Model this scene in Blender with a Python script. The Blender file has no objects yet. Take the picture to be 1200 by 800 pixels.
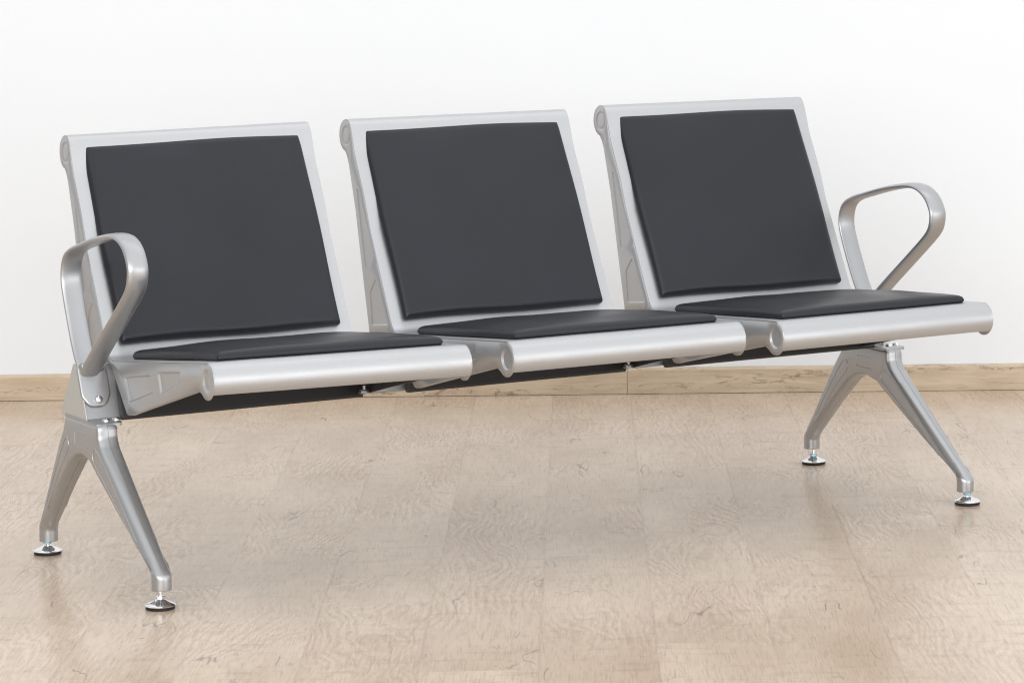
import bpy, bmesh, math, random
from mathutils import Vector, Matrix
sc = bpy.context.scene
C = sc.collection
PI = math.pi
random.seed(7)

# ------------------------------------------------------------------ materials
def new_mat(name):
    m = bpy.data.materials.new(name); m.use_nodes = True
    nt = m.node_tree
    return m, nt, nt.nodes['Principled BSDF']
def N(nt, t, **kw):
    n = nt.nodes.new(t)
    for k, v in kw.items():
        if hasattr(n, k): setattr(n, k, v)
        else: n.inputs[k].default_value = v
    return n
def L(nt, a, b): nt.links.new(a, b)
def mathn(nt, op, a=None, b=None, c=None):
    n = nt.nodes.new('ShaderNodeMath'); n.operation = op
    for i, v in enumerate((a, b, c)):
        if v is None: continue
        if isinstance(v, (int, float)): n.inputs[i].default_value = v
        else: L(nt, v, n.inputs[i])
    return n.outputs[0]
def mix(nt, fac, a, b, blend='MIX'):
    n = nt.nodes.new('ShaderNodeMix'); n.data_type = 'RGBA'; n.blend_type = blend
    for i, v in ((0, fac), (6, a), (7, b)):
        if isinstance(v, (int, float)): n.inputs[i].default_value = v
        elif isinstance(v, tuple): n.inputs[i].default_value = (*v, 1)
        else: L(nt, v, n.inputs[i])
    return n.outputs[2]
def ramp(nt, src, stops):
    n = nt.nodes.new('ShaderNodeValToRGB')
    e = n.color_ramp.elements
    while len(e) < len(stops): e.new(.5)
    for el, (p, c) in zip(e, stops):
        el.position = p; el.color = (*c, 1) if isinstance(c, tuple) else (c, c, c, 1)
    L(nt, src, n.inputs[0]); return n.outputs[0]
def noise(nt, vec, scale, detail=3, rough=.5, dist=0):
    n = nt.nodes.new('ShaderNodeTexNoise')
    n.inputs['Scale'].default_value = scale; n.inputs['Detail'].default_value = detail
    n.inputs['Roughness'].default_value = rough; n.inputs['Distortion'].default_value = dist
    if vec is not None: L(nt, vec, n.inputs['Vector'])
    return n.outputs['Fac']
def bump(nt, bs, h, strength, dist=.001):
    n = nt.nodes.new('ShaderNodeBump'); n.inputs['Strength'].default_value = strength
    n.inputs['Distance'].default_value = dist
    L(nt, h, n.inputs['Height']); L(nt, n.outputs[0], bs.inputs['Normal'])

def metal(name, col, metallic, rough, fleck=.04, bumpy=.06):
    m, nt, bs = new_mat(name)
    tc = N(nt, 'ShaderNodeTexCoord')
    f = noise(nt, tc.outputs['Object'], 900, 2)
    c = ramp(nt, f, [(.3, tuple(x*(1-fleck) for x in col)), (.7, tuple(min(1, x*(1+fleck)) for x in col))])
    L(nt, c, bs.inputs['Base Color'])
    bs.inputs['Metallic'].default_value = metallic
    g = noise(nt, tc.outputs['Object'], 9, 4)
    L(nt, ramp(nt, g, [(.3, rough-.04), (.7, rough+.05)]), bs.inputs['Roughness'])
    if bumpy: bump(nt, bs, f, bumpy, .0004)
    return m
M_SHEET = metal('silver_powder_coat', (.525, .532, .545), .74, .41, .06)
M_CAST = metal('silver_cast_paint', (.46, .467, .48), .80, .37, .05)
M_CHROME = metal('chrome', (.80, .81, .82), 1, .10, .01, 0)
M_BEAM = metal('beam_silver', (.42, .43, .45), .7, .45)
M_COVER_SHADE = metal('black_coat_and_plate_shade', (.034, .034, .036), 0, .5, .1)
M_RUBBER = metal('black_rubber', (.012, .012, .016), 0, .7, .1, 0)
M_CYAN = metal('zinc_blue', (.35, .62, .72), .6, .25, .02, 0)

def leather():
    m, nt, bs = new_mat('black_leatherette')
    tc = N(nt, 'ShaderNodeTexCoord')
    a = noise(nt, tc.outputs['Object'], 5, 3)
    c = ramp(nt, a, [(.3, (.0115, .0125, .0175)), (.7, (.0150, .0162, .0225))])
    L(nt, c, bs.inputs['Base Color'])
    L(nt, ramp(nt, a, [(.3, .35), (.7, .46)]), bs.inputs['Roughness'])
    v = N(nt, 'ShaderNodeTexVoronoi'); v.inputs['Scale'].default_value = 650
    L(nt, tc.outputs['Object'], v.inputs['Vector'])
    w = noise(nt, tc.outputs['Object'], 14, 2)
    h = mathn(nt, 'ADD', mathn(nt, 'MULTIPLY', v.outputs['Distance'], .35), mathn(nt, 'MULTIPLY', w, 3.0))
    bump(nt, bs, h, .22, .0012)
    bs.inputs['Specular IOR Level'].default_value = .42
    return m
M_LEATHER = leather()

PLANK_ANG = math.radians(-28.9)       # across-the-planks direction
def floor_mat():
    m, nt, bs = new_mat('oak_laminate')
    tc = N(nt, 'ShaderNodeTexCoord')
    mp = N(nt, 'ShaderNodeMapping'); mp.vector_type = 'POINT'
    mp.inputs['Rotation'].default_value = (0, 0, -PLANK_ANG)
    L(nt, tc.outputs['Object'], mp.inputs['Vector'])
    sx = N(nt, 'ShaderNodeSeparateXYZ'); L(nt, mp.outputs[0], sx.inputs[0])
    W = .1955
    u = mathn(nt, 'DIVIDE', mathn(nt, 'SUBTRACT', sx.outputs[0], .372-W*20), W)
    col = mathn(nt, 'FLOOR', u); fu = mathn(nt, 'FRACT', u)
    wn = N(nt, 'ShaderNodeTexWhiteNoise'); wn.noise_dimensions = '1D'; L(nt, col, wn.inputs['W'])
    LEN = 2.4
    v = mathn(nt, 'ADD', mathn(nt, 'DIVIDE', sx.outputs[1], LEN), mathn(nt, 'ADD', wn.outputs['Value'], 20))
    row = mathn(nt, 'FLOOR', v); fv = mathn(nt, 'FRACT', v)
    cid = N(nt, 'ShaderNodeCombineXYZ'); L(nt, col, cid.inputs[0]); L(nt, row, cid.inputs[1])
    pid = N(nt, 'ShaderNodeTexWhiteNoise'); pid.noise_dimensions = '3D'; L(nt, cid.outputs[0], pid.inputs['Vector'])
    # per plank offset of the grain
    off = nt.nodes.new('ShaderNodeVectorMath'); off.operation = 'MULTIPLY_ADD'
    L(nt, pid.outputs['Color'], off.inputs[0]); off.inputs[1].default_value = (7, 7, 7); L(nt, mp.outputs[0], off.inputs[2])
    P = off.outputs[0]
    def scaled(sx_, sy_):
        q = nt.nodes.new('ShaderNodeVectorMath'); q.operation = 'MULTIPLY'
        L(nt, P, q.inputs[0]); q.inputs[1].default_value = (sx_, sy_, 1); return q.outputs[0]
    # fine wavy figure along the plank
    sp = N(nt, 'ShaderNodeSeparateXYZ'); L(nt, P, sp.inputs[0])
    big = noise(nt, scaled(4.5, 2.0), 1, 2, .5, .3)
    small = noise(nt, scaled(30, 8), 1, 3, .6)
    phase = mathn(nt, 'ADD', mathn(nt, 'ADD', mathn(nt, 'MULTIPLY', sp.outputs[0], 55), mathn(nt, 'MULTIPLY', big, 15)), mathn(nt, 'MULTIPLY', small, 2.6))
    fig = mathn(nt, 'MULTIPLY_ADD', mathn(nt, 'SINE', mathn(nt, 'MULTIPLY', phase, 6.283)), .5, .5)
    figamt = ramp(nt, noise(nt, scaled(3.5, 2.2), 1, 2), [(.38, 0.12), (.62, 1.0)])
    fig2 = mathn(nt, 'MULTIPLY', fig, figamt)
    fibre = noise(nt, scaled(300, 16), 1, 5, .7)
    # saw marks across the plank
    saw = noise(nt, scaled(9, 30), 1, 4, .65)
    blotch = noise(nt, scaled(6, 2.2), 1, 4, .55)
    base = mix(nt, ramp(nt, blotch, [(.32, 0.), (.70, 1.)]), (.560, .438, .330), (.695, .565, .446))
    tint = mix(nt, pid.outputs['Value'], (.995, .993, .99), (1.005, 1.005, 1.005))
    base = mix(nt, 1, base, tint, 'MULTIPLY')
    base = mix(nt, mathn(nt, 'MULTIPLY', fig2, .19), base, (.30, .21, .14))
    base = mix(nt, mathn(nt, 'MULTIPLY', ramp(nt, fibre, [(.48, 0.), (.72, 1.)]), .60), base, (.30, .21, .14))
    base = mix(nt, mathn(nt, 'MULTIPLY', ramp(nt, saw, [(.55, 0.), (.78, 1.)]), .50), base, (.30, .22, .155))
    # drying cracks and hair lines: thin iso-lines of a warped noise, kept only here and there
    n1 = noise(nt, scaled(9.0, 2.0), 1, 2.5, .6, .25)
    line = ramp(nt, mathn(nt, 'ABSOLUTE', mathn(nt, 'SUBTRACT', n1, .5)), [(.0, 1.), (.0075, 0.)])
    keep = ramp(nt, noise(nt, scaled(9, 6.5), 1, 1), [(.60, 0.), (.66, 1.)])
    base = mix(nt, mathn(nt, 'MULTIPLY', mathn(nt, 'MULTIPLY', line, keep), .68), base, (.13, .095, .075))
    n2 = noise(nt, scaled(14, 2.4), 1.3, 2, .6, .2)
    line2 = ramp(nt, mathn(nt, 'ABSOLUTE', mathn(nt, 'SUBTRACT', n2, .47)), [(.0, 1.), (.006, 0.)])
    keep2 = ramp(nt, noise(nt, scaled(8, 9), 1.1, 1), [(.59, 0.), (.66, 1.)])
    base = mix(nt, mathn(nt, 'MULTIPLY', mathn(nt, 'MULTIPLY', line2, keep2), .42), base, (.2, .15, .12))
    # specks
    vo = N(nt, 'ShaderNodeTexVoronoi'); vo.inputs['Scale'].default_value = 1; L(nt, scaled(2.6, 2.1), vo.inputs['Vector'])
    spk = ramp(nt, vo.outputs['Distance'], [(.006, 1.), (.012, 0.)])
    base = mix(nt, mathn(nt, 'MULTIPLY', spk, .6), base, (.12, .08, .06))
    # joints
    eu = mathn(nt, 'MULTIPLY', mathn(nt, 'MINIMUM', fu, mathn(nt, 'SUBTRACT', 1, fu)), W)
    ev = mathn(nt, 'MULTIPLY', mathn(nt, 'MINIMUM', fv, mathn(nt, 'SUBTRACT', 1, fv)), LEN)
    e = mathn(nt, 'MINIMUM', eu, mathn(nt, 'MULTIPLY', ev, 2.5))
    joint = ramp(nt, e, [(.0005, 1.), (.0022, 0.)])
    jn = ramp(nt, noise(nt, mp.outputs[0], 4, 2), [(.35, .05), (.65, .42)])
    base = mix(nt, mathn(nt, 'MULTIPLY', joint, mathn(nt, 'MULTIPLY', jn, .8)), base, (.25, .185, .14))
    L(nt, base, bs.inputs['Base Color'])
    L(nt, ramp(nt, mathn(nt, 'ADD', mathn(nt, 'MULTIPLY', fibre, .5), mathn(nt, 'MULTIPLY', fig2, .3)), [(.2, .22), (.8, .34)]), bs.inputs['Roughness'])
    bs.inputs['Specular IOR Level'].default_value = .40
    h = mathn(nt, 'ADD', mathn(nt, 'MULTIPLY', fig2, -.5), mathn(nt, 'MULTIPLY', fibre, -.5))
    h = mathn(nt, 'ADD', h, mathn(nt, 'MULTIPLY', joint, -1.2))
    bump(nt, bs, h, .25, .0004)
    return m
M_FLOOR = floor_mat()

def wall_mat():
    m, nt, bs = new_mat('white_wall_paint')
    tc = N(nt, 'ShaderNodeTexCoord')
    a = noise(nt, tc.outputs['Object'], 1.3, 3)
    L(nt, ramp(nt, a, [(.3, (.862, .897, .938)), (.7, (.876, .91, .948))]), bs.inputs['Base Color'])
    bs.inputs['Roughness'].default_value = .75
    f = noise(nt, tc.outputs['Object'], 260, 4, .6); g = noise(nt, tc.outputs['Object'], 22, 3)
    bump(nt, bs, mathn(nt, 'ADD', f, mathn(nt, 'MULTIPLY', g, 1.5)), .12, .0012)
    return m
M_WALL = wall_mat()

def skirting_mat():
    m, nt, bs = new_mat('oak_skirting')
    tc = N(nt, 'ShaderNodeTexCoord'); oi = N(nt, 'ShaderNodeObjectInfo')
    off = nt.nodes.new('ShaderNodeVectorMath'); off.operation = 'ADD'
    cb = N(nt, 'ShaderNodeCombineXYZ'); L(nt, mathn(nt, 'MULTIPLY', oi.outputs['Random'], 9), cb.inputs[0])
    L(nt, tc.outputs['Object'], off.inputs[0]); L(nt, cb.outputs[0], off.inputs[1])
    def scaled(a, b, c):
        q = nt.nodes.new('ShaderNodeVectorMath'); q.operation = 'MULTIPLY'
        L(nt, off.outputs[0], q.inputs[0]); q.inputs[1].default_value = (a, b, c); return q.outputs[0]
    bl = noise(nt, scaled(5, 34, 34), 1, 5, .7, .8)
    c = mix(nt, ramp(nt, bl, [(.3, 0.), (.7, 1.)]), (.52, .405, .285), (.70, .58, .44))
    gr = noise(nt, scaled(9, 190, 190), 1, 4, .6, .5)
    c = mix(nt, mathn(nt, 'MULTIPLY', ramp(nt, gr, [(.5, 0.), (.7, 1.)]), .4), c, (.38, .27, .18))
    kn = noise(nt, scaled(24, 95, 95), 1, 3, .7, 1.2); kw = noise(nt, scaled(2.2, 28, 28), 1, 2)
    k = mathn(nt, 'MULTIPLY', ramp(nt, kn, [(.52, 0.), (.62, 1.)]), ramp(nt, kw, [(.44, 0.), (.56, 1.)]))
    c = mix(nt, mathn(nt, 'MULTIPLY', k, .6), c, (.17, .095, .05))
    L(nt, c, bs.inputs['Base Color']); bs.inputs['Roughness'].default_value = .42
    bump(nt, bs, gr, .15, .0006)
    return m
M_SKIRT = skirting_mat()
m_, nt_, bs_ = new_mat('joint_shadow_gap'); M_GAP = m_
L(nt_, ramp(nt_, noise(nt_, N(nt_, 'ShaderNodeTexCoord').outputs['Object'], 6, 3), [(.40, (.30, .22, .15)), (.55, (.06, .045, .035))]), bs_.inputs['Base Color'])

# ------------------------------------------------------------------ helpers
def obj(name, bm, mats, parent=None, smooth=True, angle=35):
    me = bpy.data.meshes.new(name)
    bmesh.ops.recalc_face_normals(bm, faces=bm.faces)
    if smooth:
        for f in bm.faces: f.smooth = True
        for e in bm.edges:
            if len(e.link_faces) == 2 and e.calc_face_angle(0) > math.radians(angle): e.smooth = False
    bm.to_mesh(me); bm.free()
    for m in (mats if isinstance(mats, (list, tuple)) else [mats]): me.materials.append(m)
    o = bpy.data.objects.new(name, me); C.objects.link(o)
    if parent is not None: o.parent = parent
    return o
def bevel(o, w, seg=3, ang=30):
    b = o.modifiers.new('bevel', 'BEVEL'); b.width = w; b.segments = seg
    b.limit_method = 'ANGLE'; b.angle_limit = math.radians(ang); b.harden_normals = False
    return o
def catmull(pts, n=8, closed=False):
    P = [Vector(p) for p in pts]; out = []
    m = len(P)
    for i in range(m if closed else m-1):
        g = lambda k: P[k % m] if closed else P[max(0, min(m-1, k))]
        a, b, c, d = g(i-1), g(i), g(i+1), g(i+2)
        for k in range(n):
            t = k/n
            out.append(.5*((2*b)+(c-a)*t+(2*a-5*b+4*c-d)*t*t+(3*b-a-3*c+d)*t**3))
    if not closed: out.append(P[-1])
    return out
def round_poly(pts, r, seg=5):
    """2D polygon with rounded corners"""
    out = []; n = len(pts)
    rr = r if isinstance(r, (list, tuple)) else [r]*n
    for i in range(n):
        p = Vector(pts[i]); a = Vector(pts[i-1]); b = Vector(pts[(i+1) % n])
        u = (a-p); w = (b-p); lu, lw = u.length, w.length; u /= lu; w /= lw
        if rr[i] <= 0: out.append(p); continue
        ang = math.acos(max(-1, min(1, u.dot(w))))
        t = min(rr[i]/math.tan(ang/2), lu*.48, lw*.48)
        s, e = p+u*t, p+w*t
        for k in range(seg+1):
            q = k/seg
            out.append((1-q)**2*s + 2*q*(1-q)*p + q*q*e)
    return out
def inset_poly(pts, d):
    """offset a CCW/CW polygon toward its inside"""
    n = len(pts); A = sum(pts[i].x*pts[(i+1) % n].y-pts[(i+1) % n].x*pts[i].y for i in range(n))
    s = 1 if A > 0 else -1; out = []
    for i in range(n):
        a, b, c = pts[i-1], pts[i], pts[(i+1) % n]
        t = (c-a).normalized(); out.append(b+Vector((-t.y, t.x))*d*s)
    return out
def add_tube(bm, path, r, n=8, closed=False, mat=0):
    m = len(path); rings = []
    for i, p in enumerate(path):
        a = path[i-1] if (closed or i) else path[0]; b = path[(i+1) % m] if (closed or i < m-1) else path[-1]
        t = (b-a).normalized()
        s = t.cross(Vector((1, 0, 0)))
        if s.length < .1: s = t.cross(Vector((0, 0, 1)))
        s.normalize(); w = t.cross(s)
        rings.append([bm.verts.new(p+s*r*math.cos(2*PI*k/n)+w*r*math.sin(2*PI*k/n)) for k in range(n)])
    for i in range(m if closed else m-1):
        A, B = rings[i], rings[(i+1) % m]
        for k in range(n): bm.faces.new((A[k], A[(k+1) % n], B[(k+1) % n], B[k])).material_index = mat
    if not closed:
        bm.faces.new(rings[0]).material_index = mat; bm.faces.new(rings[-1]).material_index = mat
def add_lathe(bm, prof, n=32, org=(0, 0, 0), axis=None, mat=0):
    """prof: list of (r, h); closed top/bottom where r == 0 is faked by a small cap"""
    o = Vector(org); ax = Vector(axis).normalized() if axis else Vector((0, 0, 1))
    s = ax.cross(Vector((1, 0, 0)))
    if s.length < .1: s = ax.cross(Vector((0, 1, 0)))
    s.normalize(); w = ax.cross(s); rings = []
    for r, h in prof:
        rings.append([bm.verts.new(o+ax*h+s*r*math.cos(2*PI*k/n)+w*r*math.sin(2*PI*k/n)) for k in range(n)])
    for A, B in zip(rings, rings[1:]):
        for k in range(n): bm.faces.new((A[k], A[(k+1) % n], B[(k+1) % n], B[k])).material_index = mat
    bm.faces.new(rings[0]).material_index = mat; bm.faces.new(rings[-1]).material_index = mat
def prism(bm, pts, x0, x1, mat=0):
    """extrude a (y,z) polygon along x"""
    A = [bm.verts.new((x0, p[0], p[1])) for p in pts]; B = [bm.verts.new((x1, p[0], p[1])) for p in pts]
    n = len(pts)
    for k in range(n): bm.faces.new((A[k], A[(k+1) % n], B[(k+1) % n], B[k])).material_index = mat
    bm.faces.new(A).material_index = mat; bm.faces.new(B).material_index = mat

# ------------------------------------------------------------------ the bench
PITCH, SW, OFF = .5869, .5, .0425
XR = 2*PITCH+SW
bench = bpy.data.objects.new('waiting_bench', None); C.objects.link(bench)
bench['label'] = 'silver three-seat waiting bench with black padded seats and loop armrests on the wooden floor'
bench['category'] = 'bench'
def part(name, bm, m, parent=bench, **k): return obj(name, bm, m, parent, **k)

R1 = Vector((-.381, .405)); R2 = Vector((.309, .779)); RR = .033
def arc(c, r, a0, a1, n):
    return [Vector((c.x+r*math.cos(math.radians(a0+(a1-a0)*k/n)), c.y+r*math.sin(math.radians(a0+(a1-a0)*k/n)))) for k in range(n+1)]
pan0, dirP = Vector((-.381, .438)), Vector((1, -.085)).normalized()
X0 = Vector((.0945, .3976)); dirB = Vector((.468, .884)).normalized()
FT = .030
fil = [(1-q)**2*(X0-dirP*FT)+2*q*(1-q)*X0+q*q*(X0+dirB*FT) for q in [k/8 for k in range(9)]]
top_curve = catmull([(.225, .6584), (.2455, .6975), (.2665, .7375), (.2765, .7655), (.2875, .794), (.2985, .8085), (.312, .8117)], 4)
sheet_prof = (arc(R1, RR, 222, 96, 18) + [pan0+dirP*t for t in (.03, .12, .24, .36)] + fil
              + [Vector((.125, .4552)), Vector((.165, .5307)), Vector((.200, .5968))] + [Vector((p.x, p.y)) for p in top_curve]
              + arc(R2, RR, 72, -45, 12))
def sheet_pt(s):
    """point and outward normal at height-along parameter: s<0 pan (distance forward of the bend), s>0 back"""
    d, n = (dirP, Vector((.085, 1)).normalized()) if s < 0 else (dirB, Vector((-.884, .468)))
    return X0+d*s, n

def twist(x, y, z, u0, tw, w):
    t = tw+(x/SW-.5)*w
    c, s = math.cos(t), math.sin(t); dz = z-.37
    return Vector((x+u0, y*c-dz*s, .37+y*s+dz*c))
def finish(bm, k):
    u0 = k*PITCH; tw, w = [(-.0148, .0193), (-.0006, .0013), (.0155, -.0033)][k]
    for v in bm.verts: v.co = twist(v.co.x, v.co.y, v.co.z, u0, tw, w)
    return bm

def shell_bm():
    bm = bmesh.new(); nx = 12; cols = []
    T = .0016; n = len(sheet_prof); inner = []
    for i, p in enumerate(sheet_prof):
        a = sheet_prof[max(0, i-1)]; b = sheet_prof[min(n-1, i+1)]; t = (b-a).normalized()
        inner.append(p+Vector((t.y, -t.x))*T)
    def grid(prof):
        return [[bm.verts.new((SW*c/nx, p.x, p.y)) for p in prof] for c in range(nx+1)]
    A, B = grid(sheet_prof), grid(inner)
    for G in (A, B):
        for c in range(nx):
            for i in range(n-1): bm.faces.new((G[c][i], G[c+1][i], G[c+1][i+1], G[c][i+1]))
    for i in range(n-1):
        for c in (0, nx): bm.faces.new((A[c][i], A[c][i+1], B[c][i+1], B[c][i]))
    for c in range(nx):
        for i in (0, n-1): bm.faces.new((A[c][i], A[c+1][i], B[c+1][i], B[c][i]))
    return bm

# side plate: follows the pan and the back, tapering to both rolls, notched over the beam
inn = []
for i, p in enumerate(sheet_prof):
    a = sheet_prof[max(0, i-1)]; b = sheet_prof[min(len(sheet_prof)-1, i+1)]; t = (b-a).normalized()
    inn.append(p+Vector((t.y, -t.x))*.0020)
i0 = 18; i1 = len(sheet_prof)-13
plate_out = ([p for p in inn[i0:i1]] + arc(R2, RR-.0006, 84, -80, 16)
             + [Vector(p) for p in ((.3055, .738), (.297, .7215), (.2674, .6336), (.2375, .5134), (.2085, .400), (.203, .372), (.190, .362), (.172, .368))]
             + [Vector((.128, .392)), Vector((.098, .394)), Vector((.0835, .389))]
             + round_poly([(.0725, .3790), (.0035, .3042), (-.0624, .3203)], [0, .014, 0], 6)[1:-1]
             + [Vector((-.0624, .3203)), Vector((-.3395, .3855))]
             + [Vector((-.349, .3835))] + arc(R1, RR+.0004, -52, -262, 24))
def bumpy_recess(poly, r): return round_poly(poly, r, 5)
RECESS = [
    (round_poly([(.0215, .3755), (-.1120, .3915), (-.1330, .3600), (-.0080, .3285)], .010), .0038, .0036),
    (round_poly([(-.1475, .4000), (-.2560, .4105), (-.2605, .3905), (-.1615, .3590)], [.008, .007, .007, .008]), .0036, .0034),
    (arc(R1+Vector((-.001, 0)), .0215, 0, 345, 23), .0036, .0034),
    (arc(R2+Vector((.001, -.001)), .0215, 0, 345, 23), .0030, .0018),
    (round_poly([(.2640, .6760), (.2535, .6740), (.1840, .5490), (.2140, .5110), (.2260, .5180)], .006), .003, .0016),
    (round_poly([(.2045, .4720), (.1790, .5020), (.1700, .4960), (.1200, .4140), (.1960, .4050)], .006), .003, .0016),
]
def plate_bm(side):
    bm = bmesh.new(); sgn = 1 if side == 0 else -1; x0 = .0006 if side == 0 else SW-.0006
    def loop(pts, x):
        vs = [bm.verts.new((x, p.x, p.y)) for p in pts]
        return vs, [bm.edges.new((vs[k], vs[(k+1) % len(vs)])) for k in range(len(vs))]
    pts = []
    for p in plate_out:
        if not pts or (p-pts[-1]).length > .0012: pts.append(p)
    ov, oe = loop(pts, x0); edges = list(oe); holes = []
    for poly, d, depth in RECESS:
        hv, he = loop(poly, x0); edges += he; holes.append((hv, poly, d, depth))
    bmesh.ops.triangle_fill(bm, use_beauty=True, use_dissolve=False, edges=edges)
    # triangle_fill may also fill the holes: drop faces that lie wholly on one hole loop
    def inside(c, poly):
        r = False
        for k in range(len(poly)):
            a, b = poly[k-1], poly[k]
            if (a.y > c.z) != (b.y > c.z) and c.y < (b.x-a.x)*(c.z-a.y)/(b.y-a.y)+a.x: r = not r
        return r
    for hv, poly, *_ in holes:
        for f in [f for f in bm.faces if inside(f.calc_center_median(), poly)]: bm.faces.remove(f)
    for hv, poly, d, depth in holes:
        q1 = inset_poly(poly, d*.5); q2 = inset_poly(poly, d)
        r1 = [bm.verts.new((x0+sgn*depth*.55, p.x, p.y)) for p in q1]
        r2 = [bm.verts.new((x0+sgn*depth, p.x, p.y)) for p in q2]
        n = len(hv)
        for a, b in ((hv, r1), (r1, r2)):
            for k in range(n): bm.faces.new((a[k], a[(k+1) % n], b[(k+1) % n], b[k]))
        if depth == .0018:                     # round boss inside the ring
            prev = r2
            for dd, dp in ((d+.0030, depth), (d+.0052, depth*.35), (d+.0075, depth*.2)):
                q = [bm.verts.new((x0+sgn*dp, p.x, p.y)) for p in inset_poly(poly, dd)]
                for k in range(n): bm.faces.new((prev[k], prev[(k+1) % n], q[(k+1) % n], q[k]))
                prev = q
            bm.faces.new(prev)
        else: bm.faces.new(r2)
    # folded flange round the lower edge of the arm and the rear of the back
    n = len(pts)
    for k in range(n):
        a, b = pts[k], pts[(k+1) % n]; m = (a+b)/2
        low = -.342 < m.x < -.012 and m.y < .3075-m.x*.238
        rear = m.x > .2 and m.y < .74 and (m.x-.2085) > (m.y-.40)*.24-.004 and m.y > .37
        if side == 0 and (low or rear):
            va, vb = ov[k], ov[(k+1) % n]
            wa = bm.verts.new(va.co+Vector((sgn*.011, 0, 0))); wb = bm.verts.new(vb.co+Vector((sgn*.011, 0, 0)))
            bm.faces.new((va, vb, wb, wa))
    bmesh.ops.remove_doubles(bm, verts=bm.verts, dist=.00005)
    return bm

def pad_bm(w, length, edge, puff, base, d, n, xin, crown=(0, 0)):
    """an upholstered pad: rounded slab on the plane base + d*s, puffed in the middle"""
    bm = bmesh.new(); NX, NY = 56, 52
    rc = .0065
    def co(a):                                    # denser samples near the rim
        s = abs(a); return math.copysign(1-(1-s)**1.9, a)
    top = []; rim = .014
    hw, hl = w/2, length/2
    for j in range(NY+1):
        row = []
        for i in range(NX+1):
            a, b = co(2*i/NX-1), co(2*j/NY-1)
            X, Y = a*hw, b*hl
            # squeeze corners into a rounded rectangle
            ax, ay = abs(X)-(hw-rc), abs(Y)-(hl-rc)
            if ax > 0 and ay > 0:
                m = max(ax, ay); l = math.hypot(ax, ay)
                k = m/l
                X = math.copysign(hw-rc+ax*k, X); Y = math.copysign(hl-rc+ay*k, Y)
            # distance to the rim of the rounded rectangle
            dx, dy = hw-abs(X), hl-abs(Y)
            if dx < rc and dy < rc: dist = rc-math.hypot(rc-dx, rc-dy)
            else: dist = min(dx, dy)
            dist = max(0, dist)
            q = min(1, dist/rim)
            h = edge*math.sqrt(max(0, 1-(1-q)**2)) if q < 1 else edge
            cx, cy = 1-abs(X/hw)**2.6, 1-abs(Y/hl)**2.6
            h += puff*max(0, cx*cy)**.6
            h += (.0006*math.sin(X*31+Y*17+xin*50)+.0005*math.sin(Y*43-X*23))*min(1, dist/.03)
            # a slightly pulled-in, wavy outline
            wob = .0011*math.sin(Y*19+1.3)*(abs(X)/hw)**4*math.copysign(1, X)
            wob2 = .0014*math.sin(X*16+.6)*(abs(Y)/hl)**4*math.copysign(1, Y)
            P = base+d*(Y+hl+wob2)+n*(h+.0045)
            row.append(bm.verts.new((xin+hw+X+wob, P.x, P.y)))
        top.append(row)
    for j in range(NY):
        for i in range(NX): bm.faces.new((top[j][i], top[j][i+1], top[j+1][i+1], top[j+1][i]))
    ring = top[0]+[top[j][NX] for j in range(1, NY+1)]+top[NY][::-1][1:]+[top[j][0] for j in range(NY-1, 0, -1)]
    low = []
    cx = xin+hw; cen = base+d*hl
    for v in ring:
        y, z = v.co.y, v.co.z
        p = Vector((y, z)); off = (p-base).dot(n)
        q = p-n*(off-.0003)
        q = q+(cen-q)*.012
        low.append(bm.verts.new((v.co.x+(cx-v.co.x)*.012, q.x, q.y)))
    m = len(ring)
    for k in range(m): bm.faces.new((ring[k], ring[(k+1) % m], low[(k+1) % m], low[k]))
    bm.faces.new(low)
    return bm

for k in range(3):
    sh = part('seat_shell', finish(shell_bm(), k), M_SHEET, angle=60)
    for side in (0, 1):
        o = part('side_plate', finish(plate_bm(side), k), M_SHEET, sh, angle=14)
        s = o.modifiers.new('solid', 'SOLIDIFY'); s.thickness = .0014; s.offset = -1 if side == 0 else -1
    nP = Vector((.085, 1)).normalized(); nB = Vector((-.884, .468))
    seat_base = X0-dirP*.4560
    part('seat_cushion', finish(pad_bm(SW-.057, .418, .0110, .0105, seat_base, dirP, nP, .0285), k), M_LEATHER, sh, angle=70)
    back_base = X0+dirB*.028
    part('back_cushion', finish(pad_bm(SW-.0475, .412, .0115, .0095, back_base, dirB, nB, .0247), k), M_LEATHER, sh, angle=70)
    # black cover over the beam under this seat
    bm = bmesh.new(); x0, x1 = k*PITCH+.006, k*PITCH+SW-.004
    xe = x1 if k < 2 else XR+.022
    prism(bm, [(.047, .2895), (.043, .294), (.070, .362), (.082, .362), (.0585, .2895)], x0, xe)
    prism(bm, round_poly([(.066, .2925), (.0300, .2975), (-.0624, .3201), (-.345, .3845), (-.352, .400), (-.30, .4250), (.05, .394), (.090, .384)], [.001, .004, .02, .004, .004, .01, .005, .005], 4), x1-.005, x1-.0013)  # black panel standing in for the shade on the right plate's inner face
    bevel(part('beam_cover_and_shade_panel', bm, M_COVER_SHADE, angle=20), .0012, 2)
    # clamp bolt near the right-hand end
    if k == 2: continue
    bm = bmesh.new()
    bx = k*PITCH+SW-.020
    add_lathe(bm, [(.004, -.002), (.004, .014)], 12, (bx, .006, .3045))
    add_lathe(bm, [(.0095, 0), (.010, .0012), (.010, .0035), (.007, .006)], 6, (bx, .006, .3050))
    add_lathe(bm, [(.012, 0), (.012, .0016)], 20, (bx, .006, .3038))
    part('clamp_bolt', bm, M_CAST, sh)

# triangular beam
bm = bmesh.new()
prism(bm, round_poly([(.063, .2912), (.198, .2890), (.128, .3890), (.108, .3890)], [.004, .005, .006, .006], 4), -.0555, XR+.0555)
beam = bevel(part('beam', bm, M_BEAM, angle=25), .0008, 2)
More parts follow.
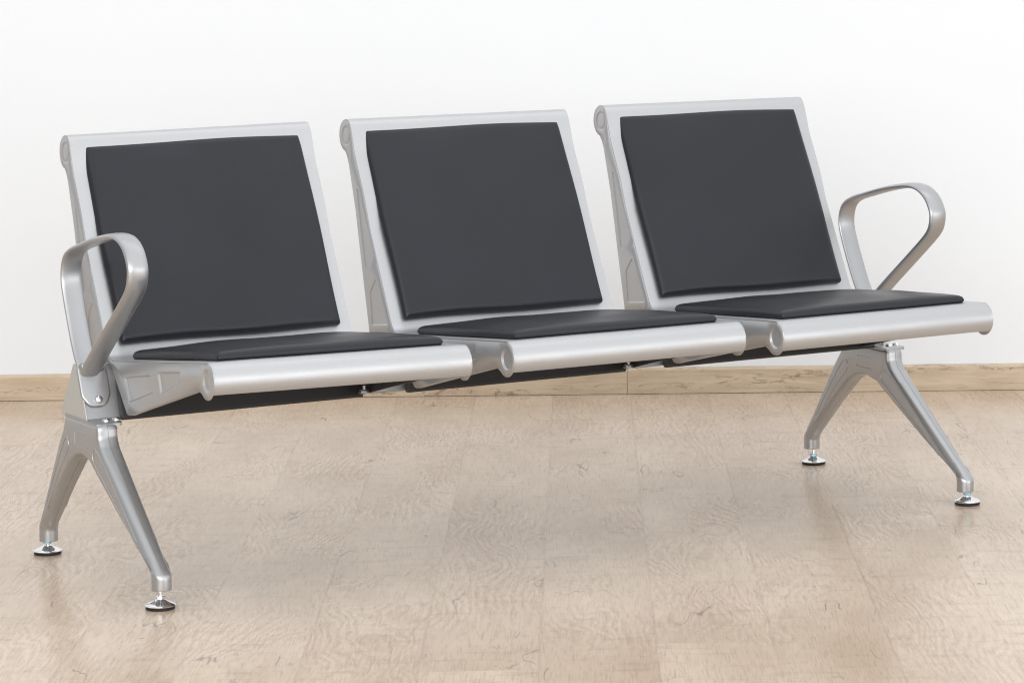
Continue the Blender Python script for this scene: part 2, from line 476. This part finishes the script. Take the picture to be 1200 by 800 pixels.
# end caps
for x0, x1 in ((-.0580, -.0556), (XR+.0556, XR+.0580)):
    bm = bmesh.new(); prism(bm, round_poly([(.0585, .2892), (.1995, .2876), (.1295, .3905), (.1065, .3905)], [.003, .004, .005, .005], 3), x0, x1)
    bevel(part('end_cap', bm, metal('grey_cap', (.56, .57, .54), .35, .45) if x0 < 0 else bpy.data.materials['grey_cap'], beam, angle=25), .0008, 2)

# leg frames
def leg_outline():
    pts = [(-.005, .2922), (-.006, .268), (-.016, .2525), (-.046, .2285), (-.2365, .0880), (-.2665, .0650), (-.2775, .055), (-.2775, .0302),
           (-.2425, .0302), (-.2425, .0560), (-.2335, .0640), (-.129, .1200), (.012, .2000), (.040, .2170), (.082, .2260), (.118, .2200), (.148, .2040), (.2174, .1450),
           (.2960, .0640), (.3030, .0540), (.3030, .0302), (.3375, .0302), (.3375, .0560), (.3310, .0680), (.2900, .1180), (.2050, .2340), (.1780, .2680), (.1680, .2922)]
    return round_poly(pts, [.014, .02, .02, .02, .03, .02, .014, .0012, .0012, .014, .02, .05, .03, .03, .03, .03, .03, .05, .02, .014, .0012, .0012, .014, .02, .04, .03, .02, .014], 4)
def leg_bm(xc, tilt):
    out = leg_outline(); T = .0205
    bm = bmesh.new()
    def halfw(p):                               # the casting slims a little toward the feet
        z = p.y; return T*(.86+.14*min(1, max(0, (z-.05)/.18)))
    rings = []
    tab = ((0, .0007), (.02, -.0002), (.30, 0), (.62, .0007), (.86, .0025), (.965, .0052), (1, .0080))
    def body_ins(f):
        f = abs(f)
        for (f0, i0), (f1, i1) in zip(tab, tab[1:]):
            if f <= f1: return i0+(i1-i0)*(f-f0)/(f1-f0)
        return tab[-1][1]
    for frac in (-1, -.965, -.90, -.80, -.66, -.48, -.28, -.02, 0, .02, .28, .48, .66, .80, .90, .965, 1):
        s_ = math.sqrt(1-min(abs(frac), .985)**2); c0 = .0176*(1-s_)
        q0 = inset_poly(out, 1.0); ring = []
        for p, pn in zip(out, q0):
            dirn = (pn-p)
            w_ = min(1, max(0, (p.y-.072)/.07)); w_ = w_*w_*(3-2*w_)
            ins = body_ins(frac)*w_+c0*(1-w_)
            q = p+dirn*ins
            yf = -.2600 if p.x < 0 else .3202
            k = min(1, max(0, (.074-p.y)/.016))
            if k > 0 and abs(p.x-yf) < .03:
                q = q.lerp(Vector((yf+(p.x-yf)*s_, p.y)), k)
            ring.append(bm.verts.new((xc+halfw(p)*frac, q.x, q.y)))
        rings.append(ring)
    n = len(out)
    for A, B in zip(rings, rings[1:]):
        for k in range(n): bm.faces.new((A[k], A[(k+1) % n], B[(k+1) % n], B[k]))
    for ring in (rings[0], rings[-1]):
        es = []
        for k in range(n):
            e = bm.edges.get((ring[k], ring[(k+1) % n])); es.append(e)
        bmesh.ops.triangle_fill(bm, use_beauty=True, use_dissolve=False, edges=es)
    # raised outlines of the cast panels on both faces
    for s in (-1, 1):
        def ln(pts, r=.0011, closed=False):
            P = [Vector((xc+s*(halfw(Vector(p))-.0001), p[0], p[1])) for p in pts]
            add_tube(bm, P, r, 6, closed)
        ln([(.1050, .2660), (.1120, .2655), (.1120, .2425), (.0570, .2425)])
        ln([(.1120, .2660), (.0570, .2665)], .0008)
        ln([tuple(p) for p in catmull([(-.192, .0955), (-.110, .1460), (.000, .2120), (.0180, .2240), (.0200, .2380), (.0120, .2460), (.000, .2440), (-.035, .2230), (-.120, .1600), (-.192, .1050)], 5)], .0010)
        ln([tuple(p) for p in catmull([(.272, .1020), (.205, .1780), (.157, .2230), (.1480, .2390), (.1540, .2500), (.1660, .2470), (.185, .2270), (.225, .1780), (.277, .1110)], 5)], .0010)
    c, sn = math.cos(tilt), math.sin(tilt)
    for v in bm.verts:
        y, z = v.co.y-.05, v.co.z-.287
        v.co.y, v.co.z = .05+y*c-z*sn, .287+y*sn+z*c
    # top flange with rounded front
    fl = round_poly([(xc-.0195, .003), (xc+.030, .003), (xc+.036, .02), (xc+.036, .150), (xc+.028, .172), (xc-.0195, .172)], .008, 4)
    A = [bm.verts.new((p.x, p.y, .2872)) for p in fl]; B = [bm.verts.new((p.x, p.y, .2928)) for p in fl]
    m = len(fl)
    for k in range(m): bm.faces.new((A[k], A[(k+1) % m], B[(k+1) % m], B[k]))
    bm.faces.new(A); bm.faces.new(B)
    return bm
for xc, tilt in ((-OFF+.001, -.014), (XR+OFF-.001, .013)):
    lg = part('leg_frame', leg_bm(xc, tilt), M_CAST, angle=28)
    for y, extended in ((-.2602, tilt < 0), (.3202, tilt > 0)):
        bm = bmesh.new()
        yy = y+.0035*(1 if tilt < 0 else -1)
        ztop = .0300+(y-.05)*tilt
        add_lathe(bm, [(.0245, .0005), (.0260, .0015), (.0260, .0055), (.0240, .0062)], 40, (xc, yy, 0), mat=1)
        add_lathe(bm, [(.0250, .0058), (.0276, .0063), (.0278, .0074), (.0262, .0090), (.0200, .0118), (.0130, .0146), (.0098, .0162), (.0090, .0168)], 48, (xc, yy, 0))
        add_lathe(bm, [(.0038, .0165), (.0038, ztop+.012)], 14, (xc, yy, 0))
        nz = .0172 if extended else ztop-.0062
        add_lathe(bm, [(.0072, 0), (.0082, .0008), (.0082, .0050), (.0072, .0058)], 6, (xc, yy, nz), mat=0 if (extended and tilt < 0) else 2)
        part('levelling_foot', bm, [M_CHROME, M_RUBBER, M_CYAN], lg)
    bm = bmesh.new()
    for dx, y in ((.011, .034), (.033, .040)):
        add_lathe(bm, [(.0078, 0), (.0078, .001), (.0066, .0034), (.0040, .0050), (.0015, .0054)], 20, (xc+dx, y, .2928))
    part('flange_bolt', bm, M_CHROME, lg)

# loop armrests
arm_path = catmull([(.098, .372), (.112, .392), (.1335, .4220), (.160, .472), (.1825, .520), (.1895, .546), (.1850, .572), (.1710, .590), (.142, .6025), (.098, .6130),
                    (.032, .6285), (-.030, .6390), (-.074, .6435), (-.107, .6385), (-.1345, .6235), (-.1515, .5995), (-.1545, .5850), (-.1500, .5650), (-.1350, .5455),
                    (-.085, .5085), (-.030, .4690), (.040, .4190), (.084, .3840), (.100, .372)], 8)
for _ in range(12):
    arm_path = [arm_path[0]]+[(a+b*2+c)/4 for a, b, c in zip(arm_path, arm_path[1:], arm_path[2:])]+[arm_path[-1]]
def arm_bm(xc):
    bm = bmesh.new(); rings = []; m = len(arm_path); n = 20
    for i, p in enumerate(arm_path):
        a = arm_path[max(0, i-1)]; b = arm_path[min(m-1, i+1)]; t = (b-a).normalized()
        nrm = Vector((-t.y, t.x))               # outward: the path runs up the rear, forward, then down
        w = .0205
        if nrm.dot(p-Vector((.03, .54))) < 0: nrm = -nrm
        fr = i/(m-1)
        if fr > .93 or fr < .05: w = .0205-.003*(1-min(1, min(fr/.05, (1-fr)/.07)))
        ring = []
        for k in range(n):
            ang = 2*PI*k/n; c, s = math.cos(ang), math.sin(ang)
            X = math.copysign(abs(c)**.8, c)*w
            H = (abs(s)**.9)*(.0072 if s > 0 else -.0042)
            q = p+nrm*H; ring.append(bm.verts.new((xc+X, q.x, q.y)))
        rings.append(ring)
    for A, B in zip(rings, rings[1:]):
        for k in range(n): bm.faces.new((A[k], A[(k+1) % n], B[(k+1) % n], B[k]))
    bm.faces.new(rings[0]); bm.faces.new(rings[-1])
    # tang on the sloped front of the beam
    tx = .006 if xc < 0 else -.006
    o = Vector((.108, .389)); d = Vector((.060-.108, .2905-.389)).normalized(); nn = Vector((d.y, -d.x))
    if nn.x > 0: nn = -nn
    shape = round_poly([(-.028, .004), (.029, .004), (.029, .060), (.017, .083), (-.015, .083), (-.028, .062)], [.004, .004, .02, .02, .02, .02], 5)
    levels = ((0, 0), (.0030, 0), (.0044, .0012), (.0050, .0035))
    rg = []
    for h, ins in levels:
        rg.append([bm.verts.new((xc+tx+p.x, *(o+d*p.y+nn*h))) for p in inset_poly(shape, ins)])
    m2 = len(shape)
    for A, B in zip(rg, rg[1:]):
        for k in range(m2): bm.faces.new((A[k], A[(k+1) % m2], B[(k+1) % m2], B[k]))
    bm.faces.new(rg[-1]); bm.faces.new(rg[0])
    # collar where the two posts run into the tang
    col = round_poly([(-.0235, -.002), (.0235, -.002), (.0235, .016), (-.0235, .016)], .005, 4)
    rg = []
    for h, ins in ((0, 0), (.009, .0005), (.0125, .003), (.0135, .006)):
        rg.append([bm.verts.new((xc+tx+p.x, *(o+d*p.y+nn*h))) for p in inset_poly(col, ins)])
    m2 = len(col)
    for A, B in zip(rg, rg[1:]):
        for k in range(m2): bm.faces.new((A[k], A[(k+1) % m2], B[(k+1) % m2], B[k]))
    bm.faces.new(rg[-1]); bm.faces.new(rg[0])
    return bm, o+d*.070, d, nn
for xc in (-.039, XR+.048):
    bm, bp, d, nn = arm_bm(xc)
    ar = part('armrest', bm, M_CAST, angle=50)
    bm = bmesh.new()
    p = bp+nn*.0050
    add_lathe(bm, [(.0080, 0), (.0080, .0008), (.0070, .0030), (.0045, .0046), (.0018, .0050)], 24, (xc+.009*(1 if xc < 0 else -1), p.x, p.y), (0, nn.x, nn.y))
    part('armrest_bolt', bm, M_CHROME, ar)

# ------------------------------------------------------------------ floor, wall, skirting
def sheet(name, vs, m, kind='structure', parent=None):
    bm = bmesh.new(); bm.faces.new([bm.verts.new(v) for v in vs])
    o = obj(name, bm, m, parent, smooth=False); 
    if kind: o['kind'] = kind
    return o
WA = math.radians(-30.7); wd = Vector((math.cos(WA), math.sin(WA), 0)); wn = Vector((math.sin(WA), -math.cos(WA), 0))   # along, toward the room
W0 = Vector((1.515, 1.647, 0))           # foot of the skirting face on the floor line
TH = .014
wp = W0-wn*TH
bm = bmesh.new(); bm.faces.new([bm.verts.new((x, y, 0)) for x, y in [tuple((wp+wd*a+wn*b)[:2]) for a, b in ((-14, -.1), (14, -.1), (14, 12), (-14, 12))]])
fl = obj('floor', bm, M_FLOOR, smooth=False); fl['kind'] = 'structure'
wall = bpy.data.objects.new('wall', None)
bm = bmesh.new()
a, b = wp-wd*14, wp+wd*14
pts = [a, b, b-wn*.12, a-wn*.12]
lo = [bm.verts.new((p.x, p.y, -.02)) for p in pts]; hi = [bm.verts.new((p.x, p.y, 3.2)) for p in pts]
for k in range(4): bm.faces.new((lo[k], lo[(k+1) % 4], hi[(k+1) % 4], hi[k]))
bm.faces.new(lo); bm.faces.new(hi)
wall = obj('wall', bm, M_WALL, smooth=False); wall['kind'] = 'structure'
JO = (Vector((1.878, 1.432, 0))-W0).dot(wd)
Mw = Matrix((( wd.x, wn.x, 0, 0), (wd.y, wn.y, 0, 0), (0, 0, 1, 0), (0, 0, 0, 1)))
for s0, s1, h in ((-13.9, JO-.0006, .0655), (JO+.0006, 13.9, .0665)):
    bm = bmesh.new()
    prof = [(0.0005, .0008), (TH, .0008), (TH, h-.007), (TH-.003, h-.0015), (TH-.007, h), (0.0005, h)]
    A = [bm.verts.new((s0, p[0], p[1])) for p in prof]; B = [bm.verts.new((s1, p[0], p[1])) for p in prof]
    n = len(prof)
    for k in range(n): bm.faces.new((A[k], A[(k+1) % n], B[(k+1) % n], B[k]))
    bm.faces.new(A); bm.faces.new(B)
    o = obj('skirting_board', bm, M_SKIRT, smooth=True, angle=20)
    o.matrix_world = Matrix.Translation(wp) @ Mw
    o['kind'] = 'structure'
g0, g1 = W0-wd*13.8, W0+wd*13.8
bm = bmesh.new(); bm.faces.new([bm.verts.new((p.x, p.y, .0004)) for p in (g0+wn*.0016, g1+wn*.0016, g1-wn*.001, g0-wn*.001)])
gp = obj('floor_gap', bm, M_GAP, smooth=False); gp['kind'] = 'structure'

# ------------------------------------------------------------------ camera
cam_d = bpy.data.cameras.new('camera'); cam = bpy.data.objects.new('camera', cam_d); C.objects.link(cam); sc.camera = cam
F = 3740.54
cam_d.sensor_width = 36; cam_d.sensor_fit = 'HORIZONTAL'; cam_d.lens = F*36/1200
cam_d.shift_x = (600-904.582)/1200; cam_d.shift_y = (-70.411-400)/1200
cam_d.clip_end = 100
cam.matrix_world = Matrix.Translation((-2.1428, -5.6080, 1.2366)) @ Matrix.Rotation(-.5652, 4, 'Z') @ Matrix.Rotation(1.5603, 4, 'X') @ Matrix.Rotation(-.0066, 4, 'Z')

# ------------------------------------------------------------------ light
def area(name, loc, target, sx, sy, power, col=(1, 1, 1)):
    l = bpy.data.lights.new(name, 'AREA'); l.shape = 'RECTANGLE'; l.size = sx; l.size_y = sy; l.energy = power; l.color = col
    o = bpy.data.objects.new(name, l); C.objects.link(o); o.location = loc
    o.rotation_euler = (Vector(target)-Vector(loc)).to_track_quat('-Z', 'Y').to_euler()
    return o
w = bpy.data.worlds.new('World'); sc.world = w; w.use_nodes = True
wt = w.node_tree; bg = wt.nodes['Background']
gx = N(wt, 'ShaderNodeSeparateXYZ'); L(wt, N(wt, 'ShaderNodeTexCoord').outputs['Generated'], gx.inputs[0])
gf = mathn(wt, 'MULTIPLY_ADD', gx.outputs[0], .5, .5)           # the room is dimmer toward its left end
L(wt, ramp(wt, gf, [(.05, (.42, .42, .415)), (.55, (.94, .955, .97))]), bg.inputs[0]); bg.inputs[1].default_value = 1.02
area('ceiling_softbox', (.2, -2.2, 3.9), (.6, .0, 0), 9.0, 8.0, 60, (1, .995, .98))
area('front_softbox', (-3.0, -4.8, 2.3), (.9, .6, .2), 4.6, 3.0, 215, (1, .995, .985))
area('added_right_fill', (3.4, -6.8, 1.4), (2.2, 1.2, .4), 5.0, 2.6, 80, (.98, .99, 1))  # invented low fill, added to even out the wall brightness

pw = W0+wd*(-.9)+wn*1.25
area('added_wall_fill', (pw.x, pw.y, 3.3), (pw.x-wn.x*1.0, pw.y-wn.y*1.0, .2), 6.0, .9, 12, (1, .995, .985))  # added overhead lamp, no known fixture, lightens the wall behind the bench
sc.view_settings.view_transform = 'Standard'; sc.view_settings.look = 'None'; sc.view_settings.exposure = 0
sc.cycles.max_bounces = 8; sc.cycles.filter_width = 1.15
